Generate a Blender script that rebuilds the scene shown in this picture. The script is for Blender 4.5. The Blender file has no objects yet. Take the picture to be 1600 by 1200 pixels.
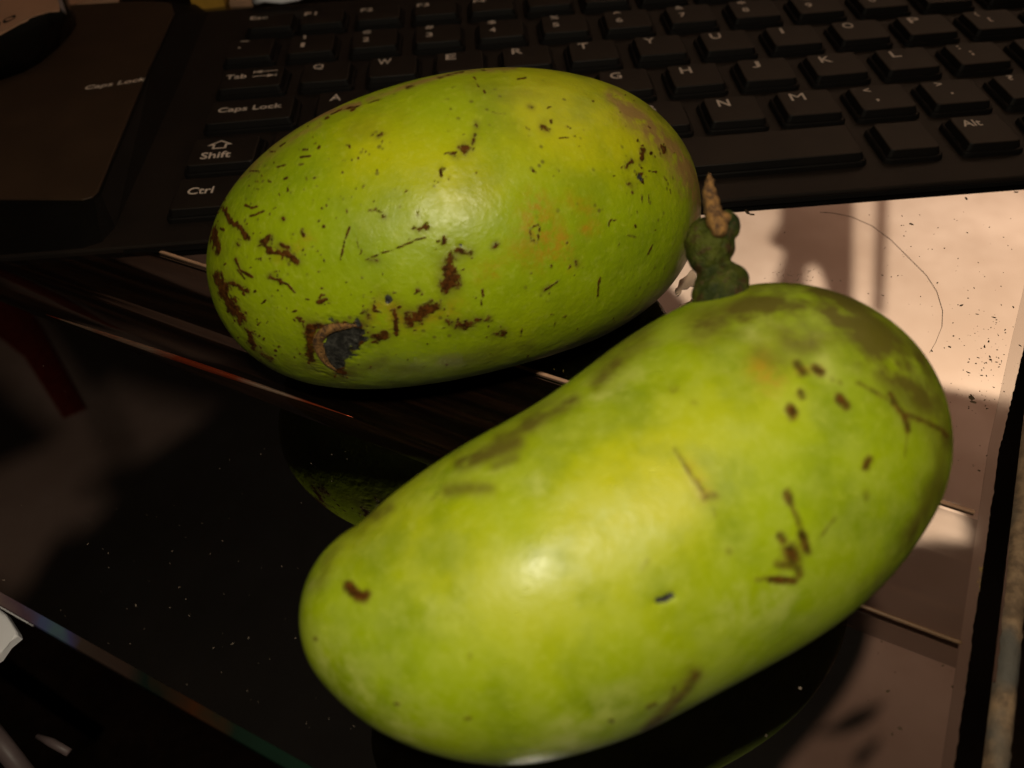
import bpy, bmesh, math, random
import numpy as np
from mathutils import Matrix, Vector
from mathutils.geometry import tessellate_polygon
random.seed(7); rng = np.random.default_rng(7)
S = 0.001                      # everything below is written in millimetres
sc = bpy.context.scene
COL = sc.collection

# ------------------------------------------------------------------ camera
CAM = np.array([47.577, -218.777, 102.639])
RT = np.array([[0.9968917, -0.0601328, -0.0509021],
               [0.0787639, 0.7459597, 0.6613172],
               [-0.0017960, -0.6632708, 0.7483773]])     # rows: right, up, back
FPX = 1200.0
cd = bpy.data.cameras.new('camera'); cam = bpy.data.objects.new('camera', cd); COL.objects.link(cam)
m = Matrix.Identity(4)
for i in range(3):
    for j in range(3): m[i][j] = RT[j][i]
    m[i][3] = CAM[i]*S
cam.matrix_world = m
cd.sensor_width = 36; cd.lens = 27; cd.clip_start = 0.005; cd.clip_end = 50
cd.dof.use_dof = True; cd.dof.focus_distance = 0.142; cd.dof.aperture_fstop = 21
sc.camera = cam

# ------------------------------------------------------------------ world, lamps, exposure
w = bpy.data.worlds.new('World'); sc.world = w; w.use_nodes = True
w.node_tree.nodes['Background'].inputs[0].default_value = (0.022, 0.011, 0.006, 1)
w.node_tree.nodes['Background'].inputs[1].default_value = 0.55
sc.view_settings.view_transform = 'Standard'; sc.view_settings.look = 'None'
sc.view_settings.exposure = 0; sc.view_settings.gamma = 1
sc.cycles.use_denoising = True
sc.cycles.max_bounces = 6; sc.cycles.caustics_reflective = False; sc.cycles.caustics_refractive = False

def lamp(name, kind, loc, power, color, radius, target=None, angle=None, blend=0.3):
    l = bpy.data.lights.new(name, kind); l.energy = power; l.color = color; l.shadow_soft_size = radius*S
    o = bpy.data.objects.new(name, l); COL.objects.link(o); o.location = Vector(loc)*S
    if target is not None:
        o.rotation_euler = (Vector(target)-Vector(loc)).to_track_quat('-Z', 'Y').to_euler()
        l.spot_size = angle; l.spot_blend = blend
    return o

TZ = -5.0          # top of the glass table
HC = 1200.0        # ceiling
lamp('torch_lamp', 'POINT', (49, -224, 160), 0.93, (1.0, 0.90, 0.68), 6)
SA = np.array([1050., -200., 80.]); SB = np.array([1800., 1200., 0.]); SCc = np.array([-1250., -400., 80.])
lamp('window_light', 'SPOT', SA, 600, (1.0, 0.74, 0.50), 3.5, (1000, 1250, HC), math.radians(75), .15)
lamp('room_light', 'SPOT', SB, 78, (1.0, 0.55, 0.34), 2.5, (700, 750, HC), math.radians(105), .15)  # added dim spot for the brown part of the ceiling reflection
lamp('room_light_far', 'SPOT', SCc, 12, (1.0, 0.64, 0.44), 8, (-900, 900, HC), math.radians(75), .15)  # added weak spot for the faint reflected patches on the left

# ------------------------------------------------------------------ helpers
def rays(p):
    p = np.atleast_2d(np.asarray(p, float))
    d = np.stack([(p[:, 0]-800)/FPX, -(p[:, 1]-600)/FPX, -np.ones(len(p))], 1) @ RT
    return d/np.linalg.norm(d, axis=1, keepdims=True)
def at(x, y, z=TZ):
    d = rays((x, y))[0]; return CAM + d*(z-CAM[2])/d[2]
def project(X):
    d = (X-CAM) @ RT.T
    return np.stack([800+FPX*d[:, 0]/-d[:, 2], 600-FPX*d[:, 1]/-d[:, 2]], 1)

def tag(o, label=None, cat=None, group=None, kind=None):
    if label: o['label'] = label
    if cat: o['category'] = cat
    if group: o['group'] = group
    if kind: o['kind'] = kind
    return o
def empty(name, loc=(0, 0, 0)):
    o = bpy.data.objects.new(name, None); COL.objects.link(o); o.location = Vector(loc)*S
    o.empty_display_size = 0.01
    return o
def link(name, me, mat=None, parent=None):
    o = bpy.data.objects.new(name, me); COL.objects.link(o)
    if mat and not me.materials: me.materials.append(mat)
    if parent is not None:
        o.parent = parent; o.location = -parent.location if parent.parent is None and parent.type == 'EMPTY' else (0, 0, 0)
    return o
def mesh(name, verts, faces, smooth=False):
    me = bpy.data.meshes.new(name)
    me.from_pydata([tuple(float(c)*S for c in v) for v in verts], [], faces); me.update()
    if smooth: me.shade_smooth()
    return me
def bm_mesh(name, bm, smooth=False):
    me = bpy.data.meshes.new(name); bmesh.ops.recalc_face_normals(bm, faces=bm.faces)
    bm.to_mesh(me); bm.free()
    if smooth: me.shade_smooth()
    return me
def prism(bm, poly, z0, z1, shrink=0.0, bevel=0.0, seg=2):
    """polygon extruded from z0 to z1 (mm); top shrunk about its centroid by an offset"""
    c = np.mean(poly, axis=0)
    lo = [bm.verts.new((p[0]*S, p[1]*S, z0*S)) for p in poly]
    hi = []
    for p in poly:
        d = np.array(p[:2])-c[:2]
        q = c[:2]+d-np.sign(d)*shrink
        hi.append(bm.verts.new((q[0]*S, q[1]*S, z1*S)))
    n = len(poly); fs = []
    top = bm.faces.new(hi); bm.faces.new(lo[::-1])
    for i in range(n): bm.faces.new((lo[i], lo[(i+1) % n], hi[(i+1) % n], hi[i]))
    if bevel:
        es = [e for e in top.edges]
        bmesh.ops.bevel(bm, geom=es, offset=bevel*S, segments=seg, affect='EDGES', profile=0.5)
def rrect(cx, cy, w, h, r, n=3):
    out = []
    for k, (sx, sy) in enumerate(((1, 1), (-1, 1), (-1, -1), (1, -1))):
        for i in range(n+1):
            a = math.pi/2*(k+i/n)
            out.append((cx+sx*(w/2-r)+r*math.cos(a), cy+sy*(h/2-r)+r*math.sin(a)))
    return out
def tube_mesh(name, pts, rad, seg=8):
    pts = [np.array(p, float) for p in pts]; V = []; F = []
    for i, p in enumerate(pts):
        t = pts[min(i+1, len(pts)-1)]-pts[max(i-1, 0)]; t /= np.linalg.norm(t)+1e-9
        a = np.cross(t, (0, 0, 1.)); a /= np.linalg.norm(a)+1e-9; b = np.cross(a, t)
        r = rad[i] if hasattr(rad, '__len__') else rad
        for k in range(seg):
            an = 2*math.pi*k/seg; V.append(p+r*(math.cos(an)*a+math.sin(an)*b))
    for i in range(len(pts)-1):
        for k in range(seg):
            F.append((i*seg+k, i*seg+(k+1) % seg, (i+1)*seg+(k+1) % seg, (i+1)*seg+k))
    F.append(tuple(range(seg))[::-1]); F.append(tuple(range((len(pts)-1)*seg, len(pts)*seg)))
    return mesh(name, V, F, True)

# ------------------------------------------------------------------ materials
class NT:
    def __init__(s, name):
        s.m = bpy.data.materials.new(name); s.m.use_nodes = True; s.t = s.m.node_tree
        s.b = s.t.nodes['Principled BSDF']; s.out = s.t.nodes['Material Output']
    def n(s, typ, **kw):
        o = s.t.nodes.new(typ)
        for k, v in kw.items(): setattr(o, k, v)
        return o
    def l(s, a, b): s.t.links.new(a, b)
    def set(s, sock, v):
        if hasattr(v, 'is_output') or isinstance(v, bpy.types.NodeSocket): s.l(v, sock)
        elif isinstance(v, (tuple, list)) and len(v) == 3 and sock.type == 'RGBA': sock.default_value = (*v, 1)
        else: sock.default_value = v
    def coord(s):
        if not hasattr(s, '_c'): s._c = s.n('ShaderNodeTexCoord').outputs['Object']
        return s._c
    def noise(s, scale, detail=3, rough=0.5, vec=None, dist=0.0):
        o = s.n('ShaderNodeTexNoise'); o.inputs['Scale'].default_value = scale; o.inputs['Detail'].default_value = detail
        o.inputs['Roughness'].default_value = rough; o.inputs['Distortion'].default_value = dist
        s.l(vec if vec is not None else s.coord(), o.inputs['Vector']); return o.outputs['Fac']
    def attr(s, name):
        o = s.n('ShaderNodeAttribute'); o.attribute_name = name; return o.outputs['Fac']
    def math(s, op, a, b=0.0, c=0.0, clamp=False):
        o = s.n('ShaderNodeMath', operation=op, use_clamp=clamp)
        s.set(o.inputs[0], a); s.set(o.inputs[1], b); s.set(o.inputs[2], c); return o.outputs[0]
    def ramp(s, v, lo, hi, a=0.0, b=1.0):
        o = s.n('ShaderNodeMapRange', interpolation_type='SMOOTHSTEP'); s.set(o.inputs['Value'], v)
        o.inputs['From Min'].default_value = lo; o.inputs['From Max'].default_value = hi
        o.inputs['To Min'].default_value = a; o.inputs['To Max'].default_value = b; return o.outputs['Result']
    def mix(s, f, a, b, mode='MIX'):
        o = s.n('ShaderNodeMix', data_type='RGBA', blend_type=mode); s.set(o.inputs['Factor'], f)
        s.set(o.inputs['A'], a); s.set(o.inputs['B'], b); return o.outputs['Result']
    def bump(s, h, strength, dist):
        o = s.n('ShaderNodeBump'); o.inputs['Strength'].default_value = strength; o.inputs['Distance'].default_value = dist
        s.l(h, o.inputs['Height']); s.l(o.outputs[0], s.b.inputs['Normal'])
    def p(s, **kw):
        for k, v in kw.items(): s.set(s.b.inputs[k.replace('_', ' ')], v)
        return s

def plastic(name, col, rough=0.5, spec=0.5, var=0.25, scale=600, bump=0.15, ior=1.45):
    t = NT(name)
    n = t.noise(scale*0.12, 4); dark = tuple(c*(1-var) for c in col); lite = tuple(c*(1+var) for c in col)
    t.p(Base_Color=t.mix(t.ramp(n, .3, .7), dark, lite), Roughness=rough, IOR=ior)
    t.b.inputs['Specular IOR Level'].default_value = spec
    if bump: t.bump(t.noise(scale*3, 2), bump, 0.0001)
    return t.m

M = {}
M['plate'] = plastic('keyboard_plate_plastic', (0.009, 0.0056, 0.0038), 0.6, 0.26)
M['key'] = plastic('keycap_plastic', (0.0108, 0.0069, 0.0047), 0.55, 0.28)
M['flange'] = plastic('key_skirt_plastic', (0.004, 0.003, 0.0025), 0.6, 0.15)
M['panel'] = plastic('side_panel_plastic', (0.036, 0.020, 0.0115), 0.5, 0.25, 0.12)
M['bezel'] = plastic('panel_bezel_plastic', (0.003, 0.0024, 0.002), 0.55, 0.12)
M['print'] = plastic('legend_print', (0.55, 0.44, 0.37), 0.6, 0.2, 0.15, bump=0)
M['device_black'] = plastic('device_black_gloss', (0.006, 0.005, 0.004), 0.25, 0.5)
M['device_top'] = plastic('device_tan_plastic', (0.40, 0.22, 0.14), 0.5, 0.3, 0.06)
M['device_rim'] = plastic('device_grey_rim', (0.25, 0.20, 0.20), 0.3, 0.5)
M['yellow'] = plastic('yellow_card', (0.45, 0.24, 0.03), 0.6, 0.3)
M['white'] = plastic('white_plastic', (0.75, 0.72, 0.75), 0.35, 0.5, 0.05)
M['mauve'] = plastic('mauve_metal', (0.10, 0.07, 0.07), 0.5, 0.4)
M['blackcard'] = plastic('matt_black_board', (0.004, 0.004, 0.004), 0.9, 0.0, bump=0)
M['red'] = plastic('red_paint', (0.30, 0.04, 0.025), 0.8, 0.1, bump=0)
M['hair'] = plastic('hair_fibre', (0.05, 0.025, 0.015), 0.5, 0.4, bump=0)
M['dust'] = plastic('dust_specks', (0.05, 0.035, 0.02), 0.9, 0.1, bump=0)
M['dustpale'] = plastic('pale_lint', (0.20, 0.155, 0.12), 0.9, 0.1, bump=0)
M['dustyellow'] = plastic('yellow_powder', (0.30, 0.22, 0.05), 0.9, 0.1, bump=0)
M['film'] = plastic('cream_film', (0.62, 0.46, 0.34), 0.6, 0.2, 0.2, bump=0)

def make_ceiling():
    t = NT('ceiling_paint'); n = t.noise(1.6, 5, 0.6); n2 = t.noise(14, 4, 0.6)
    c = t.mix(t.ramp(n, .3, .7), (0.58, 0.51, 0.46), (0.88, 0.82, 0.78)); c = t.mix(t.ramp(n2, .35, .8, 0, .35), c, (0.55, 0.46, 0.40))
    t.p(Base_Color=c, Roughness=0.9); t.b.inputs['Specular IOR Level'].default_value = 0
    return t.m
M['ceiling'] = make_ceiling()

def make_glass():
    t = NT('dark_table_glass')
    sm = t.noise(28, 4, 0.6); fine = t.noise(420, 3, 0.6)
    r = t.math('ADD', t.ramp(sm, .45, .8, 0.0, 0.035), t.ramp(fine, .55, .8, 0.0, 0.03))
    film = t.ramp(t.noise(19, 5, 0.65), .52, .8, 0.0, 0.5)
    t.p(Base_Color=t.mix(film, (0.0008, 0.0006, 0.0005), (0.006, 0.004, 0.0028)), Roughness=r, IOR=3.3)
    return t.m
M['glass'] = make_glass()
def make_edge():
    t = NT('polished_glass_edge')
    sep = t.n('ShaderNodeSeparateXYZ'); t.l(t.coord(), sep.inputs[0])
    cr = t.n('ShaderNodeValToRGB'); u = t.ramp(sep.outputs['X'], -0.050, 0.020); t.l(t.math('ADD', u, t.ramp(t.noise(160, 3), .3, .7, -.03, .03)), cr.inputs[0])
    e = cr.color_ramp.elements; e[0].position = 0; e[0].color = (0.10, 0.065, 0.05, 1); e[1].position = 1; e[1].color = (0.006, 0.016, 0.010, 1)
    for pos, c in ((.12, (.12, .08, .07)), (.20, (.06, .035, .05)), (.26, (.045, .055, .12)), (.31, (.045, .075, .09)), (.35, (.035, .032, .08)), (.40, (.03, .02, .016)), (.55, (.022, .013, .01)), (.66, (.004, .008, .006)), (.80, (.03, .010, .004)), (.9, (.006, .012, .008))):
        k = e.new(pos); k.color = (*c, 1)  # rainbow of refracted light painted into the edge colour
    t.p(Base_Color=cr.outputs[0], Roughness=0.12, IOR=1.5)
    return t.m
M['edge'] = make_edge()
M['ghost'] = plastic('dim_border_glass', (0.004, 0.0025, 0.002), 0.06, 0.5, bump=0, ior=2.6)
M['bead_dark'] = plastic('dark_tan_bead', (0.10, 0.055, 0.028), 0.4, 0.4, 0.3)
t_ = NT('worn_copper_trim'); t_.p(Base_Color=t_.mix(t_.ramp(t_.noise(60, 2), .42, .58), (0.9, 0.62, 0.45), (0.75, 0.13, 0.05)), Metallic=1.0, Roughness=0.42); M['copper'] = t_.m  # pale-to-red glint colour for the added tube
def make_rail():
    t = NT('lacquered_rail')
    st = t.n('ShaderNodeMapping'); t.l(t.coord(), st.inputs[0]); st.vector_type = 'POINT'; st.inputs['Rotation'].default_value = (0, 0, math.radians(29.3))
    s2 = t.n('ShaderNodeMapping'); t.l(st.outputs[0], s2.inputs[0]); s2.inputs['Scale'].default_value = (0.03, 1, 1); st = s2
    n = t.noise(700, 3, 0.6, st.outputs[0])
    t.p(Base_Color=t.mix(t.ramp(n, .4, .7), (0.002, 0.0012, 0.001), (0.010, 0.0042, 0.0022)), Roughness=t.ramp(n, .3, .8, 0.03, 0.07), IOR=2.2)
    return t.m
M['rail'] = make_rail()
M['bead'] = plastic('tan_wood_bead', (0.42, 0.24, 0.15), 0.35, 0.5, 0.3)
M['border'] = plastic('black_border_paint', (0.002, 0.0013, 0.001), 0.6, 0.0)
def make_side():
    t = NT('worn_beige_wood')
    n = t.noise(350, 5, 0.65); n2 = t.noise(90, 3)
    c = t.mix(t.ramp(n, .35, .65), (0.09, 0.055, 0.03), (0.21, 0.135, 0.075)); c = t.mix(t.ramp(n2, .5, .7), c, (0.07, 0.063, 0.052))
    t.p(Base_Color=c, Roughness=0.8); t.bump(n, 0.8, 0.0006)
    return t.m
M['side'] = make_side()

def make_skin(name, soft, palebase):
    """soft: edge softness of the blemishes (scratches are crisp on one fruit, blurred on the other)"""
    t = NT(name)
    big = t.noise(38, 3, 0.5); mid = t.noise(120, 4, 0.55); fine = t.noise(900, 4, 0.65); mark = t.noise(1500, 4, 0.7)
    green = (0.225, 0.315, 0.003); yel = (0.40, 0.40, 0.003); deep = (0.125, 0.185, 0.004)
    y = t.math('ADD', t.attr('yel'), t.math('MULTIPLY', t.math('SUBTRACT', big, 0.5), .9))
    c = t.mix(t.ramp(y, -0.35, 1.25), green, yel)
    c = t.mix(t.ramp(mid, .42, .72, 0, .42 if soft < .2 else .6), c, deep)
    c = t.mix(t.ramp(fine, .5, .75, 0, .18), c, (0.52, 0.55, 0.10))
    # pale waxy bloom
    pb = t.math('MULTIPLY', t.math('ADD', t.attr('pale'), palebase), t.ramp(t.noise(260, 5, 0.65), .35, .7))
    c = t.mix(t.math('MULTIPLY', pb, .72, clamp=True), c, (0.42, 0.46, 0.10))
    # dull olive-brown smudges, plus painted shading of the fruit ends and edges
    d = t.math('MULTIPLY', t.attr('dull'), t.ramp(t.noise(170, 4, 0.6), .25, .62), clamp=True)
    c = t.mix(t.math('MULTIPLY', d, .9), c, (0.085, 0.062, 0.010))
    # tan rim: grazing reflection of the ceiling painted into the skin
    c = t.mix(t.math('MULTIPLY', t.math('MULTIPLY', t.attr('tan'), 1.6), t.ramp(t.noise(420, 5, 0.7), .3, .6), clamp=True), c, (0.27, 0.165, 0.045))
    # orange russet freckling
    ru = t.math('MULTIPLY', t.attr('rus'), t.ramp(t.noise(520, 5, 0.75), .33, .68), clamp=True)
    c = t.mix(t.math('MULTIPLY', ru, .80), c, (0.35, 0.19, 0.007))
    # tiny lenticels
    v = t.n('ShaderNodeTexVoronoi'); v.inputs['Scale'].default_value = 520; v.inputs['Randomness'].default_value = 1; t.l(t.coord(), v.inputs['Vector'])
    dot = t.math('MULTIPLY', t.ramp(v.outputs['Distance'], .10, .24, 1, 0), t.ramp(t.noise(140, 3), .50, .62))
    c = t.mix(t.math('MULTIPLY', dot, 0.75 if soft < .2 else 0.0), c, (0.10, 0.085, 0.012))
    # scars painted per vertex, broken up and sharpened by noise
    sv = t.attr('scar') if soft < .2 else t.math('MULTIPLY', t.attr('scar'), .95)
    s0 = t.math('ADD', sv, t.math('MULTIPLY', t.math('SUBTRACT', mark, 0.5), 1.5 if soft < .2 else 0.5))
    s1 = t.math('MULTIPLY', t.ramp(s0, .40-soft, .66+soft), t.ramp(t.attr('scar'), 0.02, 0.18))
    st = t.math('MULTIPLY', t.ramp(t.attr('scar'), 0.0, .7), t.ramp(t.noise(700, 4, .65), .32, .62))
    c = t.mix(t.math('MULTIPLY', st, .6), c, (0.115, 0.070, 0.010))
    sc_col = t.mix(t.ramp(t.noise(1100, 4, .7), .35, .65), (0.026, 0.007, 0.002), (0.095, 0.030, 0.005))
    c = t.mix(t.math('MULTIPLY', s1, .97), c, sc_col)
    g1 = t.ramp(t.math('ADD', t.attr('crater'), t.math('MULTIPLY', t.math('SUBTRACT', mark, 0.5), .7)), .4, .6)
    c = t.mix(g1, c, t.mix(t.ramp(t.noise(1300, 4, .7), .4, .7), (0.016, 0.015, 0.013), (0.06, 0.057, 0.05)))
    rough = t.math('ADD', t.ramp(t.noise(300, 4, .6), .3, .7, .34, .50), t.math('MULTIPLY', s1, .25))
    t.p(Base_Color=c, Roughness=rough, IOR=1.45)
    t.l(t.math('MULTIPLY_ADD', s1, -.34, .40), t.b.inputs['Specular IOR Level'])
    t.b.inputs['Subsurface Weight'].default_value = 0.0; t.b.inputs['Subsurface Radius'].default_value = (0.4, 0.5, 0.1); t.b.inputs['Subsurface Scale'].default_value = 0.0015
    h = t.math('ADD', t.math('MULTIPLY', t.noise(1300, 3, .6), .6), t.math('MULTIPLY', t.noise(330, 3, .5), 1.6))
    h = t.math('ADD', h, t.math('MULTIPLY', t.math('MULTIPLY', s1, mark), 1.6))
    t.bump(h, 0.5 if soft < .2 else 0.2, 0.00028)
    return t.m
M['skin1'] = make_skin('scarred_fruit_skin', 0.06, 0.0)
M['skin2'] = make_skin('smooth_fruit_skin', 0.30, 0.30)
def make_stem():
    t = NT('green_stem_skin'); n = t.noise(260, 5, .65); n2 = t.noise(900, 4, .7)
    c = t.mix(t.ramp(n, .35, .65), (0.014, 0.021, 0.002), (0.060, 0.068, 0.005)); c = t.mix(t.ramp(n2, .55, .75), c, (0.10, 0.085, 0.03))
    c = t.mix(t.ramp(t.noise(420, 5, .7), .5, .62), c, (0.045, 0.025, 0.008)); t.p(Base_Color=c, Roughness=.6); t.b.inputs['Specular IOR Level'].default_value = .2; t.bump(t.math('ADD', n2, t.math('MULTIPLY', n, 1.5)), .9, .0008); return t.m
M['stem'] = make_stem()
def make_bark():
    t = NT('orange_brown_scab'); n = t.noise(1100, 5, .7)
    c = t.mix(t.ramp(n, .35, .62), (0.04, 0.015, 0.004), (0.25, 0.12, 0.028))
    t.p(Base_Color=c, Roughness=.75); t.bump(n, .9, .0006); return t.m
M['bark'] = make_bark()
M['floor'] = plastic('dark_floor', (0.02, 0.014, 0.01), 0.8, 0.1)

# ------------------------------------------------------------------ setting
ceil = link('ceiling', mesh('ceiling', [(-4000, -3000, HC), (4000, -3000, HC), (4000, 5000, HC), (-4000, 5000, HC)], [(3, 2, 1, 0)]), M['ceiling']); tag(ceil, kind='structure')
fl = link('floor', mesh('floor', [(-4000, -3000, -700), (4000, -3000, -700), (4000, 5000, -700), (-4000, 5000, -700)], [(0, 1, 2, 3)]), M['floor']); tag(fl, kind='structure')

def ceil_pt(x, y):
    d = rays((x, y))[0]; d = d*np.array([1, 1, -1]); c = CAM*np.array([1, 1, -1]); c[2] += 2*TZ
    return c + d*(HC-c[2])/d[2]
def gobo(name, src, z, holes, islands, label, outer=((-3, -1.2), (1.3, 3.2))):  # unseen gobo, added to shape a lamp's pool on the ceiling
    """opaque board near a lamp with cut-out openings; its shadow falls on the ceiling"""
    src = np.array(src, float)
    def g(px):
        P = ceil_pt(*px); t = (z-src[2])/(P[2]-src[2]); return src+(P-src)*t
    H = [[g(p) for p in h] for h in holes]
    allp = np.concatenate([np.array(h) for h in H]); lo = allp.min(0)-90; hi = allp.max(0)+90
    lo[:2] = np.minimum(lo[:2], src[:2]-60); hi[:2] = np.maximum(hi[:2], src[:2]+60)
    loop = [(lo[0], lo[1], z), (hi[0], lo[1], z), (hi[0], hi[1], z), (lo[0], hi[1], z)]
    loops = [[Vector(p) for p in loop]]+[[Vector(p) for p in h] for h in H]
    root = empty(name, (lo[0], lo[1], z))
    def ring(nm, lps, zz):
        fl_ = [v for l in lps for v in l]
        tri = tessellate_polygon(lps)
        bm = bmesh.new(); vs = [bm.verts.new((v.x*S, v.y*S, zz*S)) for v in fl_]
        for t3 in tri:
            try: bm.faces.new([vs[i] for i in t3])
            except ValueError: pass
        r = bmesh.ops.extrude_face_region(bm, geom=bm.faces[:])
        bmesh.ops.translate(bm, verts=[e for e in r['geom'] if isinstance(e, bmesh.types.BMVert)], vec=(0, 0, 1.2*S))
        return link(nm, bm_mesh(nm, bm), M['blackcard'], root)
    ring('board', loops, z)
    for (xa_, ya_), (xb_, yb_) in (((lo[0], lo[1]), (hi[0], lo[1])), ((hi[0], lo[1]), (hi[0], hi[1])), ((hi[0], hi[1]), (lo[0], hi[1])), ((lo[0], hi[1]), (lo[0], lo[1]))):
        link('side_board', mesh('side_board', [(xa_, ya_, src[2]-60), (xb_, yb_, src[2]-60), (xb_, yb_, z-.5), (xa_, ya_, z-.5)], [(0, 1, 2, 3)]), M['blackcard'], root)
    for isl in islands: ring('bar', [[Vector(g(p)) for p in isl]], z+2.0)
    tag(root, label, 'shutter')
    return root
holesA = [[(1000, 285), (1640, 285), (1640, 640), (1590, 628), (1480, 606), (1300, 590), (1160, 560), (1075, 475), (1030, 430)],
          [(1405, 845), (1425, 800), (1462, 788), (1492, 793), (1508, 818), (1512, 846), (1460, 842)]]
islA = [[(1220, 230), (1330, 230), (1327, 520), (1284, 520), (1286, 440), (1272, 405), (1256, 410), (1252, 440), (1252, 520), (1203, 520), (1208, 430), (1222, 385), (1196, 372), (1214, 340)],
        [(1368, 230), (1386, 230), (1376, 480), (1360, 480)]]
gobo('window_shutter', SA, 290, holesA, islA, 'black board with barred opening in front of the bright lamp')
holesB = [[(200, 350), (320, 431), (850, 570), (905, 592), (1000, 700), (1250, 800), (1345, 900), (1362, 945), (1360, 985), (1345, 1035), (1318, 1085), (1285, 1130), (1255, 1165), (1215, 1210), (1190, 1290), (1660, 1290), (1660, 260), (200, 260)]]
islB = [[(1290, 1148), (1320, 1128), (1372, 1112), (1352, 1140), (1318, 1158), (1262, 1162)], [(1320, 1200), (1345, 1180), (1366, 1168), (1356, 1192), (1330, 1216)]]
gobo('window_shutter', SB, 200, holesB, islB, 'black board with one wide rounded opening in front of the dim lamp')
holesC = [[(145, 585), (340, 640), (216, 722), (172, 640)], [(-40, 745), (60, 730), (150, 640), (190, 735), (125, 745), (172, 790), (130, 830), (100, 820), (60, 880), (30, 935), (-60, 900)], [(-40, 420), (20, 440), (150, 640), (100, 680), (-40, 560)]]
gobo('window_shutter', SCc, 290, holesC, [], 'black board with three small openings on the left')
rp = [ceil_pt(*p) for p in ((-60, 400), (14, 430), (70, 520), (135, 640), (100, 655), (40, 560), (-60, 480))]
bm = bmesh.new(); prism(bm, [(p[0], p[1]) for p in rp], HC-4, HC-2); o = link('ceiling_stripe', bm_mesh('ceiling_stripe', bm), M['red']); tag(o, kind='structure')  # unseen strip added under the ceiling to give a red reflection

# ------------------------------------------------------------------ glass table (axes u along its front edge, v into the table)
U = np.array([0.872, -0.4895]); V2 = np.array([0.4895, 0.872])
KS = 0.98176
def uv(u, v, z=TZ): return (CAM[0]+KS*(u*U[0]+v*V2[0]-CAM[0]), CAM[1]+KS*(u*U[1]+v*V2[1]-CAM[1]), z)
table = empty('glass_table', (*uv(187, -155.3)[:2], TZ-6)); tag(table, 'dark reflecting glass table holding the keyboard and both green fruits', 'table')
def slab(name, u0, u1, v0, v1, z0, z1, mat, bev=0.3):
    bm = bmesh.new(); c = [uv(u0, v0), uv(u1, v0), uv(u1, v1), uv(u0, v1)]
    prism(bm, [(p[0], p[1]) for p in c], z0, z1)
    if bev: bmesh.ops.bevel(bm, geom=bm.edges[:], offset=bev*S, segments=2, affect='EDGES')
    return link(name, bm_mesh(name, bm), mat, table)
UE = lambda v: 187.4+(v+63)*.03          # the worn right side runs slightly askew
bm = bmesh.new(); prism(bm, [uv(-420, -154.9)[:2], uv(UE(-155)-.1, -154.9)[:2], uv(UE(420)-.1, 420)[:2], uv(-420, 420)[:2]], TZ-3.8, TZ)
link('glass_sheet', bm_mesh('glass_sheet', bm), M['glass'], table)
Ve = []; Fe = []
us_ = np.linspace(-420, UE(-155), 60)
for u in us_:
    for v, h in ((-154.92, -.02), (-156.35, -.95), (-156.5, -1.3), (-156.5, -3.6), (-156.2, -3.8), (-154.92, -3.8)): Ve.append(uv(u, v, TZ+h))
for i in range(len(us_)-1):
    for k in range(5): Fe.append((i*6+k, i*6+k+1, (i+1)*6+k+1, (i+1)*6+k))
link('front_edge', mesh('front_edge', Ve, Fe), M['edge'], table)
# long rail with rounded nose
prof = [(-105.6, 0.02), (-105.0, .25), (-103.6, .55), (-101.5, .72), (-99.2, .85), (-97.4, .90), (-96.2, .84), (-95.4, .66), (-94.4, .60), (-88, .60), (-80.4, .60), (-79.6, .45), (-79.2, .02)]
us = np.linspace(-420, 186.8, 80); Vv = []; F = []
for u in us:
    wob = 0.25*math.sin(u*.03)
    for v, h in prof: Vv.append(uv(u, v+wob*.4, TZ+.03+(h-.02)*min(max((135-u)/60, 0), 1)*.9))
n = len(prof)
for i in range(len(us)-1):
    for k in range(n-1): F.append((i*n+k, (i+1)*n+k, (i+1)*n+k+1, i*n+k+1))
link('rail', mesh('rail', Vv, F, True), M['rail'], table)
for v0, rr in ((-78.1, .38), (-102.0, .30)):
    u0, u1 = (-420, 181.5) if v0 > -90 else (166, 181.5)
    link('bead', tube_mesh('bead', [uv(u, v0, TZ+(.15 if v0 > -90 else .66)) for u in np.linspace(u0, u1, 40)], rr), M['bead'] if v0 > -90 else M['bead_dark'], table)  # gleam on the rail edges put into the tan bead colours
gi = lambda v: float(np.interp(v, [-155, -120, -63, -35, 20, 300], [180.0, 181.0, 182.6, 184.6, 189.0, 198.0]))
si = lambda v: float(np.interp(v, [-155, -120, -63, -35, -10, 300], [181.2, 182.4, 184.3, 186.9, 188.8, 198.2]))
vv_ = np.linspace(-154.8, 0, 60); Vg = [uv(gi(v), v, TZ+.04) for v in vv_]+[uv(si(v)+.4, v, TZ+.04) for v in vv_]
link('inner_border', mesh('inner_border', Vg, [(i, 60+i, 61+i, i+1) for i in range(59)]), M['ghost'], table)  # strip added to imitate the ghost band of the double reflection
glint_tube = bpy.data.objects.new('bead', tube_mesh('bead', [uv(u, -104.6+(u-8)*.035, TZ+.55) for u in np.linspace(0, 78, 40)], [.03+.55*math.sin(math.pi*i/39)**1.0 for i in range(40)], 10)); COL.objects.link(glint_tube); glint_tube.data.materials.append(M['copper']); glint_tube.parent = table; glint_tube.location = -table.location  # tapered tube added as a glint along the rail
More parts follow.
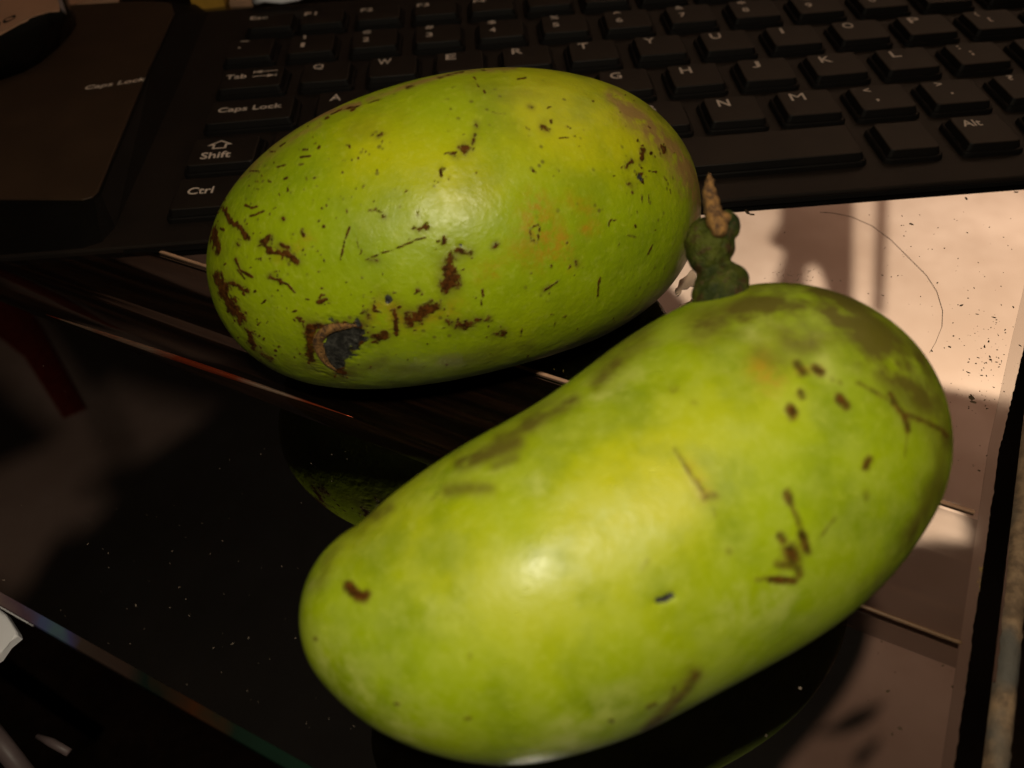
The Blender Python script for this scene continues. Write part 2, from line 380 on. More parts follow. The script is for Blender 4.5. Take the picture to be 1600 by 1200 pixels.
# ragged painted border on the right and the worn wooden side
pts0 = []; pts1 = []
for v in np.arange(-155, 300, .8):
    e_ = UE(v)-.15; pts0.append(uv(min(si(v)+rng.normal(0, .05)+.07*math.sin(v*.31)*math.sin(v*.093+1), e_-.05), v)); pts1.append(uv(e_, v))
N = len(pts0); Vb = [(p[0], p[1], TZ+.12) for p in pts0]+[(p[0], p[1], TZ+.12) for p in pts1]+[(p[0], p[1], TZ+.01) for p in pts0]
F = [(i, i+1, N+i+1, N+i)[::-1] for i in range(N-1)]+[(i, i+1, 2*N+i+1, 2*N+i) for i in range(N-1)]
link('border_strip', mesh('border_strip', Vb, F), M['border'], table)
Vb = []; F = []; K = 9
vs = np.arange(-158, 300, 1.2)
for i, v in enumerate(vs):
    for k in range(K):
        a = math.pi*k/(K-1); ww = 1.6+rng.normal(0, .10)
        Vb.append(uv(UE(v)+1.55-ww*math.cos(a), v, TZ-1.0+1.9*math.sin(a)+rng.normal(0, .07)))
for i in range(len(vs)-1):
    for k in range(K-1): F.append((i*K+k, i*K+k+1, (i+1)*K+k+1, (i+1)*K+k))
link('side_rail', mesh('side_rail', Vb, F, True), M['side'], table)
slab('leg', 170, 184, -150, -136, -700, TZ-4.3, M['border'], 0.5)
slab('leg', -400, -386, -150, -136, -700, TZ-4.3, M['border'], 0.5)
slab('leg', 170, 184, 396, 410, -700, TZ-4.3, M['border'], 0.5)
slab('leg', -400, -386, 396, 410, -700, TZ-4.3, M['border'], 0.5)

# ------------------------------------------------------------------ keyboard
kb = empty('keyboard', (60, -10, -5)); tag(kb, 'flat black computer keyboard with white letters lying behind the fruits', 'keyboard')
bm = bmesh.new(); prism(bm, rrect(60, -10.3, 400, 128.2, 3), -4.92, -3.0, 0.0, 0.5, 2)
link('body', bm_mesh('body', bm), M['plate'], kb)
# thin lip along the front
bm = bmesh.new(); prism(bm, [(-38, -74.9), (258, -74.9), (258, -74.45), (-38, -74.45)], -4.85, -3.7); link('front_lip', bm_mesh('front_lip', bm), M['flange'], kb)

# keycaps
cap_cache = {}
def keycap(cx, cy, wtop=13.2, dtop=11.4, shape='n'):
    key = (round(wtop, 1), round(dtop, 1))
    if key not in cap_cache:
        bm = bmesh.new()
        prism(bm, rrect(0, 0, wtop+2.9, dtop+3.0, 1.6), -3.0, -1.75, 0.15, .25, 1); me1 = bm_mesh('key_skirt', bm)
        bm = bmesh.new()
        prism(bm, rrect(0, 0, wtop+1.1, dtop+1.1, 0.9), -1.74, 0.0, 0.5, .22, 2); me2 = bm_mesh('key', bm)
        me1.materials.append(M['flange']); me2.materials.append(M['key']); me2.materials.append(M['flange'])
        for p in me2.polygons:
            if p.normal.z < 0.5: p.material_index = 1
        cap_cache[key] = (me1, me2)
    me1, me2 = cap_cache[key]
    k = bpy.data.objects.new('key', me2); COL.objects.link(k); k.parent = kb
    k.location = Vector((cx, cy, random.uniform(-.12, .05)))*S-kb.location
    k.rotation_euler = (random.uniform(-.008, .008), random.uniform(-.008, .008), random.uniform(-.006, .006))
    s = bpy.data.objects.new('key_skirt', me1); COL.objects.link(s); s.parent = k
    return k
text_cache = {}
def text_mesh(txt):
    if txt not in text_cache:
        c = bpy.data.curves.new('legend', 'FONT'); c.body = txt; c.size = 1; c.extrude = 0.004; c.offset = 0.0 if txt == 'M' else 0.012; c.resolution_u = 3; c.fill_mode = 'FRONT'
        c.align_x = 'LEFT'
        o = bpy.data.objects.new('legend', c); COL.objects.link(o)
        dg = bpy.context.evaluated_depsgraph_get(); me = bpy.data.meshes.new_from_object(o.evaluated_get(dg))
        bpy.data.objects.remove(o); bpy.data.curves.remove(c)
        co = np.empty(len(me.vertices)*3); me.vertices.foreach_get('co', co); co = co.reshape(-1, 3)
        text_cache[txt] = (co, [tuple(p.vertices) for p in me.polygons]); bpy.data.meshes.remove(me)
    return text_cache[txt]
def legend(parent, items):
    """items: (text, xc, yc, width, height) in keyboard millimetres, or ('poly', points...)"""
    V_ = []; F_ = []
    ox, oy = parent['cx'], parent['cy']
    for it in items:
        off = len(V_)
        if it[0] == 'poly':
            pl = it[1]; V_ += [(p[0]-ox, p[1]-oy, .05) for p in pl]; F_.append(tuple(range(off, off+len(pl)))); continue
        co, fs = text_mesh(it[0]); lo = co.min(0); hi = co.max(0); sx = it[3]/(hi[0]-lo[0]+1e-9); sy = it[4]/(hi[1]-lo[1]+1e-9)
        shear = it[5] if len(it) > 5 else 0
        for v in co:
            yy = (v[1]-(lo[1]+hi[1])/2)*sy
            V_.append(((v[0]-(lo[0]+hi[0])/2)*sx+it[1]-ox+shear*yy, yy+it[2]-oy, .05+v[2]*4))
        F_ += [tuple(i+off for i in f) for f in fs]
    me = mesh('legend', V_, F_); me.materials.append(M['print'])
    o = bpy.data.objects.new('legend', me); COL.objects.link(o); o.parent = parent
    return o
def key(cx, cy, items=None, w=13.2, d=11.4):
    k = keycap(cx, cy, w, d); k['cx'] = cx; k['cy'] = cy
    if items: legend(k, items)
    del k['cx'], k['cy']
    return k
LW = {'W': 3.9, 'M': 3.8, 'I': .8, 'J': 2.3, 'L': 2.6}
def letter(ch, x, y): return (ch, x, y, LW.get(ch, 3.1), 3.3)
xq = lambda i: -.3+19.2*i
for i, ch in enumerate('QWERTYUIOP'):
    key(xq(i)+2.2, -2.8, [letter(ch, xq(i)-.3, 0.2)])
key(xq(10)+2.2, -2.8, [('{', xq(10)-1, .9, 1.1, 2.6), ('[', xq(10)+1.2, -3.0, .9, 2.4)])
key(xq(11)+2.2, -2.8, [('}', xq(11)-1, .9, 1.1, 2.6), (']', xq(11)+1.2, -3.0, .9, 2.4)])
xa = lambda i: 6.2+19.15*i
for i, ch in enumerate('ASDFGHJKL'):
    key(xa(i)+2.1, -21.4, [letter(ch, xa(i), -18.7)])
key(xa(9)+2.1, -21.4, [(':', xa(9)-1.4, -17.8, .7, 2.0), (';', xa(9)+.6, -21.5, .8, 2.4)])
key(xa(10)+2.1, -21.4, [('"', xa(10)-1.2, -17.3, 1.3, 1.1), ("'", xa(10)+.9, -21, .6, 1.1)])
xz = lambda i: 12.5+19.05*i
for i, ch in enumerate('ZXCVBNM'):
    key(xz(i)+2.0, -40.2, [letter(ch, xz(i), -37.4)])
key(xz(7)+1.7, -40.2, [('<', xz(7)-.9, -36.6, 1.7, 1.9), (',', xz(7)+.1, -41.8, .8, 1.2)])
key(xz(8)+1.2, -40.2, [('>', xz(8)-1.2, -36.2, 1.7, 1.9), ('.', xz(8)+.2, -41.2, .7, .7)])
key(xz(9)+1.2, -40.2, [('?', xz(9)-1.4, -35.8, 1.7, 2.4), ('/', xz(9)+1.2, -40.2, 1.2, 2.6)])
xn = lambda i: -6.8+19.2*i
for i, (a, b) in enumerate(zip('!@#$%^&*()_+', '1234567890-=')):
    key(xn(i)+2.4, 16.2, [(a, xn(i)-.2, 20.7, 1.0 if a == '!' else 2.6, 2.4 if a not in '_^' else (.5 if a == '_' else 1.3)), (b, xn(i)-.2, 15.6, 1.2 if b == '1' else 2.0, 2.7 if b not in '-=' else .9)])
key(-23.0, 16.2, [('~', -25.5, 21.2, 2.6, .8), ('`', -26.5, 16.9, 1.0, .8)])
key(-19.3, 34.6, [('Esc', -23.6, 37.2, 5.6, 2.4)], 13.2, 9.6)
for i in range(12):
    x = -7+18.1*i; key(x+3.9, 34.6, [('F%d' % (i+1), x, 37.2, 3.9 if i < 9 else 5.6, 2.4)], 13.2, 9.6)
# wide keys on the left
def arrow(x0, x1, y, left):
    s = 1 if left else -1; a, b = (x0, x1) if left else (x1, x0)
    return [('poly', [(a, y), (a+s*2.4, y+.85), (a+s*2.4, y-.85)][::(1 if not left else -1)]), ('poly', [(a+s*2.3, y-.2), (b, y-.2), (b, y+.2), (a+s*2.3, y+.2)][::(1 if left else -1)]),
            ('poly', [(a-.05, y-.8), (a+.3, y-.8), (a+.3, y+.8), (a-.05, y+.8)])]
key(-19.4, -2.8, [('Tab', -24.0, -1.8, 5.9, 2.5)]+arrow(-19.3, -12.3, .1, True)+arrow(-19.3, -12.6, -2.6, False), 17.2, 11.4)
key(-16.6, -21.4, [('Caps Lock', -16.9, -20.9, 17.4, 3.2)], 22.4, 11.4)
hx, hy = -21.6, -38.6
out = [(hx-3.3, hy), (hx, hy+2.3), (hx+3.3, hy), (hx+1.8, hy), (hx+1.8, hy-1.7), (hx-1.8, hy-1.7), (hx-1.8, hy)]
inn = [(hx-1.9, hy+.45), (hx, hy+1.65), (hx+1.9, hy+.45), (hx+1.25, hy+.45), (hx+1.25, hy-1.25), (hx-1.25, hy-1.25), (hx-1.25, hy+.45)]
sh = [('poly', [out[i], out[(i+1) % 7], inn[(i+1) % 7], inn[i]][::-1]) for i in range(7)]
key(-20.2, -41.0, [('Shift', -21.8, -43.2, 7.6, 2.9)]+sh, 16.4, 12.0)
key(-3.2, -40.2, None, 9.0, 11.4)
key(-19.6, -59.4, [('Ctrl', -22.4, -58.6, 6.2, 2.8)], 17.4, 12.2)
for x in (1.0, 19.6): key(x, -58.4, None, 13.2, 11.6)
key(83.6, -58.6, None, 100.4, 12.0)             # space bar
key(146.4, -58.4, None, 11.4, 11.6)
key(165.2, -58.4, [('Alt', 163.3, -55.6, 4.6, 2.8)], 11.8, 11.6)
key(184.4, -58.4, [('Ctrl', 183.0, -55.6, 5.6, 2.6)], 12.4, 11.6)
key(xa(11)+8, -21.4, [('Enter', xa(11)+4, -18.7, 8, 2.7)], 22, 11.4)
key(xz(10)+6, -40.2, [('Shift', xz(10)+3, -37.4, 7, 2.7)], 22, 11.4)

# raised side panel on the left with its black bezel
top = [(-50.8, -58.4), (-48.7, -57.6), (-47.95, -55.2), (-51.6, 6), (-53.0, 46), (-56.5, 55.5), (-66, 58.5), (-120, 62), (-126, -48), (-72, -55.4)]
bot = [(-47.5, -73.6), (-43.4, -71.8), (-41.9, -66.5), (-42.6, 6), (-44, 52), (-50, 60), (-62, 62), (-132, 66), (-134, -73.0), (-72, -73.6)]
bm = bmesh.new()
a = [bm.verts.new((p[0]*S, p[1]*S, -2.98*S)) for p in bot]; b = [bm.verts.new(((p[0]*.97+q[0]*.03)*S, (p[1]*.97+q[1]*.03)*S, -.35*S)) for p, q in zip(top, bot)]
lo = [bm.verts.new((p[0]*S, p[1]*S, -4.95*S)) for p in bot]
for i in range(10):
    j = (i+1) % 10; bm.faces.new((a[i], a[j], b[j], b[i])); bm.faces.new((lo[i], lo[j], a[j], a[i]))
bm.faces.new(b); bm.faces.new(lo[::-1])
bmesh.ops.recalc_face_normals(bm, faces=bm.faces)
bmesh.ops.bevel(bm, geom=[e for e in bm.edges if e.verts[0] in b and e.verts[1] in b], offset=.6*S, segments=3, affect='EDGES')
link('panel_bezel', bm_mesh('panel_bezel', bm), M['bezel'], kb)
bm = bmesh.new(); prism(bm, top, -.4, 0.0, 0, .25, 2); pan = link('side_panel', bm_mesh('side_panel', bm), M['panel'], kb)
t = bpy.data.objects.new('tmp', None); pan['cx'] = 0; pan['cy'] = 0

V_ = []; co, fs = text_mesh('Caps Lock'); lo_ = co.min(0); hi_ = co.max(0)
sx = 17.0/(hi_[0]-lo_[0]); sy = 3.0/(hi_[1]-lo_[1]); a0 = at(134, 138, 0.04); a1 = at(226, 124, 0.04); an = math.atan2(a1[1]-a0[1], a1[0]-a0[0]); cx_, cy_ = (a0[0]+a1[0])/2, (a0[1]+a1[1])/2
for v in co:
    x = (v[0]-(lo_[0]+hi_[0])/2)*sx; y = (v[1]-(lo_[1]+hi_[1])/2)*sy; x += .25*y
    V_.append((cx_+x*math.cos(an)-y*math.sin(an), cy_+x*math.sin(an)+y*math.cos(an), 0.03+v[2]*4))
me = mesh('legend', V_, fs); me.materials.append(M['print']); lg = bpy.data.objects.new('legend', me); COL.objects.link(lg); lg.parent = pan
del pan['cx'], pan['cy']; bpy.data.objects.remove(t)

# ------------------------------------------------------------------ device standing on the side panel
dv = empty('network_device', (-100, 20, 0.2)); tag(dv, 'tan topped device with black base standing on the keyboard side panel', 'device')
ob = [(-60, 150), (0, 124), (35, 112), (62, 97), (92, 72), (110, 52), (119, 38), (118, 26), (112, 12), (100, -10), (80, -60), (-60, -60)]
base = [at(x, y, 0.6)[:2] for x, y in ob]
ot = [(-60, 84), (0, 52), (30, 35), (55, 26), (78, 20), (96, 20), (104, 22), (106, 18), (98, 0), (88, -20), (70, -60), (-60, -60)]
tp = [at(x, y, 13)[:2] for x, y in ot]
bm = bmesh.new(); a = [bm.verts.new((p[0]*S, p[1]*S, .4*S)) for p in base]; b = [bm.verts.new((p[0]*S, p[1]*S, 13*S)) for p in tp]
mid = [bm.verts.new(((p[0]*.55+q[0]*.45)*S+.0006, (p[1]*.55+q[1]*.45)*S-.0008, 8*S)) for p, q in zip(base, tp)]
for i in range(12):
    j = (i+1) % 12; bm.faces.new((a[i], a[j], mid[j], mid[i])); bm.faces.new((mid[i], mid[j], b[j], b[i]))
bm.faces.new(b); bm.faces.new(a[::-1]); link('base', bm_mesh('base', bm, True), M['device_black'], dv)
tin = [at(x, y, 13.4)[:2] for x, y in [(-60, 82), (0, 50), (30, 33), (55, 23), (76, 17), (92, 16), (94, 8), (84, -20), (66, -60), (-60, -60)]]
bm = bmesh.new(); prism(bm, tin, 12.6, 13.4, 0, .25, 2); link('top_cover', bm_mesh('top_cover', bm), M['device_top'], dv)
bm = bmesh.new(); prism(bm, [at(x, y, 13.5)[:2] for x, y in [(95, 15), (103, 20), (97, 0), (88, -24), (84, -22)]], 12.9, 13.7, 0, .2, 2); link('rim', bm_mesh('rim', bm), M['device_rim'], dv)
def ring_mark(pxs, name='printed_mark'):
    out = [at(x, y, 13.46) for x, y in pxs]; c = np.mean(out, axis=0); inn = [c+(p-c)*np.array([.72, .45, 1]) for p in out]; n = len(out)
    me = mesh(name, out+inn, [(i, (i+1) % n, n+(i+1) % n, n+i) for i in range(n)]); link(name, me, M['bezel'], dv)
ring_mark([(4, 33), (8, 29), (20, 24), (24, 23), (25, 26), (21, 30), (9, 36), (5, 36)])
ring_mark([(-18, 42), (-10, 37), (0, 34), (1, 37), (-2, 41), (-14, 46)])

# clutter behind the keyboard
def pxbox(name, pxs, z0, z1, mat, label, cat, bev=.5):
    bm = bmesh.new(); prism(bm, [at(x, y, z0)[:2] for x, y in pxs], z0, z1, 0, bev, 2)
    o = link(name, bm_mesh(name, bm), mat); tag(o, label, cat); return o
pxbox('yellow_box', [(303, 16), (352, 10), (372, -50), (318, -50)], TZ, 0, M['yellow'], 'small yellow box behind the keyboard near its left end', 'box')
o = link('white_tube', tube_mesh('white_tube', [at(398, 4, -2), at(412, -3, 0), at(440, 0, -1), at(466, -5, 0), at(480, -12, 0)], 1.3, 12), M['white']); tag(o, 'short white tube lying just behind the keyboard top edge', 'tube')
pxbox('brown_packet', [(360, 11), (400, 9), (405, -30), (372, -30)], TZ, -3, M['bead'], 'brown packet between the yellow box and the white tube', 'packet')

pxbox('tan_card', [(112, 22), (124, 10), (186, 4), (188, -40), (100, -40)], TZ, -3.5, M['device_top'], 'tan card behind the side panel next to the tan topped device', 'card')  # added slab; the bright ceiling reflection in the glass as tan colour
# things below the table edge, lower left
bm = bmesh.new(); prism(bm, [at(x, y, -34)[:2] for x, y in [(-60, 930), (-8, 945), (8, 958), (25, 985), (27, 992), (10, 1006), (-4, 1026), (-60, 1060)]], -36, -34, 0, .5, 2)
o = link('white_bracket', bm_mesh('white_bracket', bm, False), M['white']); tag(o, 'shiny white plastic corner below the left front glass edge', 'bracket')
o = link('metal_bar', tube_mesh('metal_bar', [at(-40, 1110, -60), at(0, 1160, -62), at(50, 1225, -66)], 2.0, 10), M['mauve']); tag(o, 'dim mauve bar in the bottom left corner below the table', 'bar')
o = link('wood_peg', tube_mesh('wood_peg', [at(58, 1150, -60), at(80, 1160, -60), at(108, 1176, -60)], [.5, .9, .8], 10), M['mauve']); tag(o, 'short dim peg beside the mauve bar below the table', 'peg')

# ------------------------------------------------------------------ the two fruits
def axis(p, K=7, N=90):
    A, B, bend, r = CAM+KS*(p[0:3]-CAM), CAM+KS*(p[3:6]-CAM), KS*p[6:9], KS*p[9:9+K]
    t = np.linspace(0, 1, N)[:, None]
    c = A*(1-t)+B*t+bend*(4*t*(1-t))
    return c, np.polyval(np.polyfit(np.linspace(0, 1, K), r, K-1), t[:, 0])
P1 = np.array([16.794, -110.591, 15.027, 67.013, -96.305, 12.912, 0.558, -5.826, 6.759, 20.334, 23.561, 24.799, 25.259, 24.978, 23.714, 19.055])
P2 = np.array([31.874, -176.768, 15.56, 82.909, -156.529, 16.542, -5.963, -6.363, -1.927, 11.56, 14.855, 18.104, 20.03, 20.996, 22.288, 21.451])
MARKS_A = dict(s=2.1817, ox=300, oy=80)
def cv(o, pts): return [(o['ox']+x/o['s'], o['oy']+y/o['s']) for x, y in pts]
A_ = MARKS_A; B_ = dict(s=2.182, ox=700, oy=80); C_ = dict(s=2.4, ox=450, oy=700); D_ = dict(s=2.105, ox=950, oy=430); E_ = dict(s=2.909, ox=450, oy=540)
# (crop, channel, half width in crop pixels, strength, polyline)
M1 = [
 (A_, 'scar', 8, 1, [(105, 535), (130, 575), (165, 605), (193, 635)]), (A_, 'scar', 9, 1, [(245, 660), (270, 680), (320, 692), (360, 715)]), (A_, 'scar', 9, .8, [(250, 655), (262, 640), (240, 650)]),
 (A_, 'scar', 6, .8, [(300, 660), (330, 672)]), (A_, 'scar', 5, .9, [(150, 710), (165, 745), (205, 770)]), (A_, 'scar', 4, .8, [(155, 745), (180, 775)]), (A_, 'scar', 7, .9, [(268, 768), (300, 785)]), (A_, 'scar', 4, .9, [(300, 785), (330, 795), (350, 822)]),
 (A_, 'scar', 4, .9, [(183, 525), (205, 535), (222, 530)]), (A_, 'scar', 4, .9, [(198, 562), (225, 555), (245, 545)]), (A_, 'scar', 4, .9, [(380, 336), (397, 335)]), (A_, 'scar', 3.5, .9, [(368, 362), (402, 357)]), (A_, 'scar', 4, .7, [(368, 388), (380, 385)]),
 (A_, 'scar', 4, .8, [(200, 408), (230, 410)]), (A_, 'scar', 3, .8, [(290, 395), (320, 388)]), (A_, 'scar', 4, .8, [(315, 435), (326, 432)]), (A_, 'scar', 4, .8, [(262, 442), (268, 446)]), (A_, 'scar', 3, .8, [(222, 470), (228, 472)]), (A_, 'scar', 3, .8, [(265, 343), (285, 343)]),
 (A_, 'scar', 3, .8, [(300, 325), (318, 312)]), (A_, 'scar', 3, .8, [(418, 314), (420, 316)]), (A_, 'scar', 5, 1, [(310, 570), (313, 574)]), (A_, 'scar', 5, .9, [(376, 615), (382, 628)]), (A_, 'scar', 4, 1, [(448, 598), (450, 600)]), (A_, 'scar', 5, .8, [(155, 655), (158, 660)]),
 (A_, 'scar', 16, 1, [(90, 770), (112, 820), (140, 870), (165, 905)]), (A_, 'scar', 12, .9, [(72, 610), (84, 660), (90, 680)]), (A_, 'scar', 10, .8, [(195, 955), (210, 1010)]), (A_, 'scar', 9, .6, [(235, 1030), (270, 1050)]), (A_, 'scar', 7, .8, [(128, 790), (160, 800), (190, 820)]),
 (A_, 'scar', 3, 1, [(538, 598), (520, 650), (507, 712)]), (A_, 'scar', 2.4, .6, [(555, 630), (570, 670), (590, 695)]), (A_, 'scar', 2.6, .9, [(592, 712), (640, 690), (690, 675), (760, 645), (800, 632)]), (A_, 'scar', 5, .5, [(605, 712), (632, 714)]), (A_, 'scar', 3, .9, [(603, 543), (625, 541), (645, 550)]), (A_, 'scar', 5, .9, [(652, 562), (656, 565)]),
 (A_, 'scar', 7, .9, [(775, 608), (800, 600)]), (A_, 'scar', 5, .8, [(770, 545), (772, 560)]), (A_, 'scar', 12, 1, [(928, 330), (932, 338)]), (A_, 'scar', 3, 1, [(862, 349), (900, 347)]), (A_, 'scar', 5, .8, [(890, 355), (902, 362)]), (A_, 'scar', 5, 1, [(958, 312), (964, 285)]), (A_, 'scar', 5, .7, [(970, 258), (970, 246)]), (A_, 'scar', 7, 1, [(846, 408), (845, 422)]),
 (A_, 'scar', 7, .6, [(630, 292), (648, 286)]), (A_, 'scar', 2.8, 1, [(960, 90), (978, 120), (1000, 142)]), (A_, 'scar', 3, .7, [(1025, 207), (1052, 215)]), (A_, 'scar', 8, .85, [(1196, 256), (1204, 268)]), (A_, 'scar', 4, .8, [(1275, 256), (1290, 264)]), (A_, 'scar', 2.8, .9, [(1252, 296), (1306, 290)]),
 (A_, 'scar', 3, 1, [(1110, 95), (1138, 92)]), (A_, 'scar', 4, .6, [(1130, 255), (1150, 268)]), (A_, 'scar', 5, .6, [(1150, 188), (1160, 192)]), (A_, 'scar', 3.2, .9, [(1150, 604), (1185, 590), (1178, 655), (1160, 645), (1152, 606)]), (A_, 'scar', 3, 1, [(1162, 410), (1168, 414)]),
 (A_, 'scar', 17, .95, [(875, 740), (885, 780), (865, 805)]), (A_, 'scar', 13, .75, [(890, 705), (880, 720)]), (A_, 'crater', 9, .7, [(915, 660), (915, 670)]), (A_, 'scar', 10, .7, [(905, 680), (945, 688)]), (A_, 'scar', 12, .7, [(850, 790), (905, 800), (900, 760)]), (A_, 'scar', 6, .8, [(862, 640), (858, 655)]),
 (A_, 'scar', 17, .95, [(765, 905), (795, 885), (825, 870)]), (A_, 'scar', 12, .85, [(740, 905), (745, 930)]), (A_, 'scar', 7, .95, [(690, 885), (697, 930), (695, 965)]), (A_, 'scar', 12, .85, [(622, 972), (660, 968)]), (A_, 'scar', 9, .6, [(598, 900), (602, 910)]), (A_, 'scar', 7, .8, [(618, 870), (620, 874)]), (A_, 'scar', 6, .9, [(768, 815), (772, 820)]),
 (A_, 'scar', 6, .9, [(434, 855), (458, 848)]), (A_, 'scar', 6, .9, [(364, 912), (368, 918)]), (A_, 'crater', 12, 1, [(668, 848), (672, 852)]),
 (A_, 'scar', 14, .9, [(405, 940), (402, 1000), (410, 1045)]), (A_, 'scar', 10, .9, [(400, 940), (460, 940), (530, 935), (575, 940)]), (A_, 'scar', 12, .95, [(575, 950), (575, 990), (545, 1015)]), (A_, 'scar', 12, .9, [(500, 1060), (505, 1085)]), (A_, 'scar', 6, .9, [(490, 1090), (524, 1100)]),
 (A_, 'crater', 42, 1.1, [(485, 985), (490, 1030)]), (A_, 'crater', 36, 1.1, [(500, 978), (552, 972)]), (A_, 'crater', 14, 1, [(500, 1050), (490, 1070)]),
 (A_, 'scar', 12, .75, [(905, 935), (945, 930)]), (A_, 'scar', 7, .7, [(975, 915), (1015, 912)]), (A_, 'scar', 8, .65, [(1032, 965), (1065, 955)]), (A_, 'scar', 7, .7, [(870, 920), (880, 925)]), (A_, 'scar', 3, .9, [(993, 810), (985, 870)]), (A_, 'scar', 4, .8, [(1200, 815), (1225, 800), (1250, 782)]), (A_, 'scar', 5, .9, [(1025, 672), (1040, 658)]),
 (A_, 'scar', 4, .9, [(455, 230), (465, 226)]), (A_, 'scar', 5, 1, [(544, 203), (552, 201)]), (A_, 'scar', 3.5, .8, [(475, 216), (510, 200), (545, 192), (570, 188)]), (A_, 'scar', 3, .7, [(600, 178), (650, 163)]), (A_, 'scar', 5, .7, [(735, 122), (755, 118)]), (A_, 'scar', 4, .6, [(840, 92), (880, 82), (925, 70)]), (A_, 'scar', 3, .7, [(985, 64), (1002, 66)]),
 (A_, 'rus', 60, .9, [(1180, 560), (1240, 650)]), (A_, 'rus', 40, .7, [(1110, 680), (1180, 720)]), (A_, 'rus', 30, .6, [(1040, 730), (980, 760)]), (A_, 'rus', 22, .6, [(640, 860), (680, 870)]), (A_, 'rus', 25, .5, [(400, 640), (300, 700)]), (A_, 'rus', 35, .5, [(620, 900), (760, 930), (900, 870)]),
 (B_, 'scar', 7, .95, [(666, 338), (661, 372)]), (B_, 'scar', 6, .95, [(626, 376), (611, 394)]), (B_, 'scar', 9, .8, [(736, 328), (733, 345)]), (B_, 'crater', 9, 1, [(657, 430), (657, 434)]), (B_, 'scar', 7, .8, [(657, 420), (660, 442)]), (B_, 'scar', 3, .95, [(684, 408), (708, 412)]), (B_, 'scar', 4, .9, [(563, 425), (567, 425)]), (B_, 'scar', 4, .9, [(288, 408), (296, 415)]),
 (B_, 'scar', 3, .9, [(548, 596), (550, 575), (576, 578)]), (B_, 'scar', 3, .8, [(698, 658), (680, 695)]), (B_, 'scar', 4, .95, [(516, 772), (510, 835)]), (B_, 'scar', 6, .8, [(436, 718), (440, 726)]), (B_, 'scar', 4, .9, [(350, 730), (354, 734)]), (B_, 'scar', 5, .6, [(326, 815), (342, 805)]), (B_, 'scar', 10, .35, [(615, 455), (625, 462)]), (B_, 'scar', 4, .8, [(638, 593), (640, 598)]), (B_, 'scar', 4, .6, [(612, 628), (640, 634)]),
 (B_, 'scar', 5, .6, [(158, 662), (162, 655)]), (B_, 'scar', 4, .6, [(252, 945), (246, 972)]), (B_, 'scar', 3, .6, [(362, 920), (360, 940)]), (B_, 'scar', 3, .8, [(660, 490), (662, 515)]), (B_, 'scar', 3, .8, [(684, 488), (684, 515)]), (B_, 'scar', 3, .7, [(736, 428), (745, 442)]), (B_, 'scar', 3, .8, [(643, 545), (646, 550)]), (B_, 'scar', 3, .7, [(682, 255), (690, 262)]), (B_, 'scar', 3, .6, [(756, 470), (760, 488)]),
 (B_, 'rus', 34, .8, [(300, 500), (280, 600), (340, 680)]), (B_, 'rus', 30, .6, [(420, 510), (480, 540)]), (B_, 'rus', 22, 1, [(470, 605), (500, 600)]), (B_, 'rus', 26, .7, [(390, 640), (410, 720)]), (B_, 'rus', 18, .6, [(160, 740), (165, 760)]),
 (B_, 'tan', 22, .8, [(560, 150), (640, 210), (720, 280), (780, 340), (830, 420), (855, 520), (855, 620)]), (B_, 'tan', 34, .45, [(600, 210), (700, 300), (770, 380), (810, 470)]), (B_, 'tan', 10, .5, [(860, 560), (820, 700)]),
 (A_, 'tan', 9, .9, [(90, 520), (150, 430), (250, 330), (360, 250), (470, 205), (570, 180)]), (A_, 'tan', 8, .55, [(600, 165), (760, 110), (900, 72), (1100, 58)]), (A_, 'tan', 14, .35, [(170, 430), (300, 320), (430, 250)]),
 (A_, 'yel', 190, .9, [(1200, 200), (1320, 240)]), (A_, 'yel', 140, .75, [(600, 330), (900, 440)]), (A_, 'yel', 70, .8, [(940, 420), (960, 440)]), (B_, 'yel', 150, .8, [(420, 200), (640, 300)]),
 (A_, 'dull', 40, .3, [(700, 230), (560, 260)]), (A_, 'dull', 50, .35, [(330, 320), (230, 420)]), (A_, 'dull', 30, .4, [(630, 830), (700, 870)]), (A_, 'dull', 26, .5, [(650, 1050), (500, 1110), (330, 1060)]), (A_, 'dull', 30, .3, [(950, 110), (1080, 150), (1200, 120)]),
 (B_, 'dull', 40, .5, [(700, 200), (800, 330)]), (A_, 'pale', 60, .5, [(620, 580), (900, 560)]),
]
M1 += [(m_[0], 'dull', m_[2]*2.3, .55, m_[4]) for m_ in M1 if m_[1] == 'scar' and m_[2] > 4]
M1 += [(A_, 'dull', 30, .6, [(560, 1090), (760, 1080), (950, 1050), (1150, 1010)]), (B_, 'dull', 34, .6, [(840, 600), (760, 780), (600, 930), (400, 1030)]), (B_, 'dull', 30, .5, [(840, 430), (860, 560)])]  # shading along the lower and right edges, painted as dull strokes
base_marks = [m_ for m_ in M1 if m_[1] == 'scar' and m_[2] > 5]
for m_ in base_marks*5:
    pt = cv(m_[0], [m_[4][rng.integers(len(m_[4]))]])[0]
    x, y = pt[0]+rng.normal(0, 9), pt[1]+rng.normal(0, 7); l = rng.exponential(2.0); an = rng.uniform(0, 6.28)
    M1.append((dict(s=1, ox=0, oy=0), 'scar', rng.uniform(.9, 2.1), rng.uniform(.55, 1.0), [(x, y), (x+l*math.cos(an), y+l*math.sin(an))]))
for k in range(260):
    x = 300+rng.uniform(40, 760); y = 80+rng.uniform(40, 500); l = rng.exponential(1.6); an = rng.uniform(0, 6.28)
    if rng.random() < .5: x = rng.uniform(340, 600); y = rng.uniform(230, 580)
    M1.append((dict(s=1, ox=0, oy=0), 'scar', rng.uniform(.9, 1.8), rng.uniform(.5, 1.0), [(x, y), (x+l*math.cos(an), y+l*math.sin(an))]))
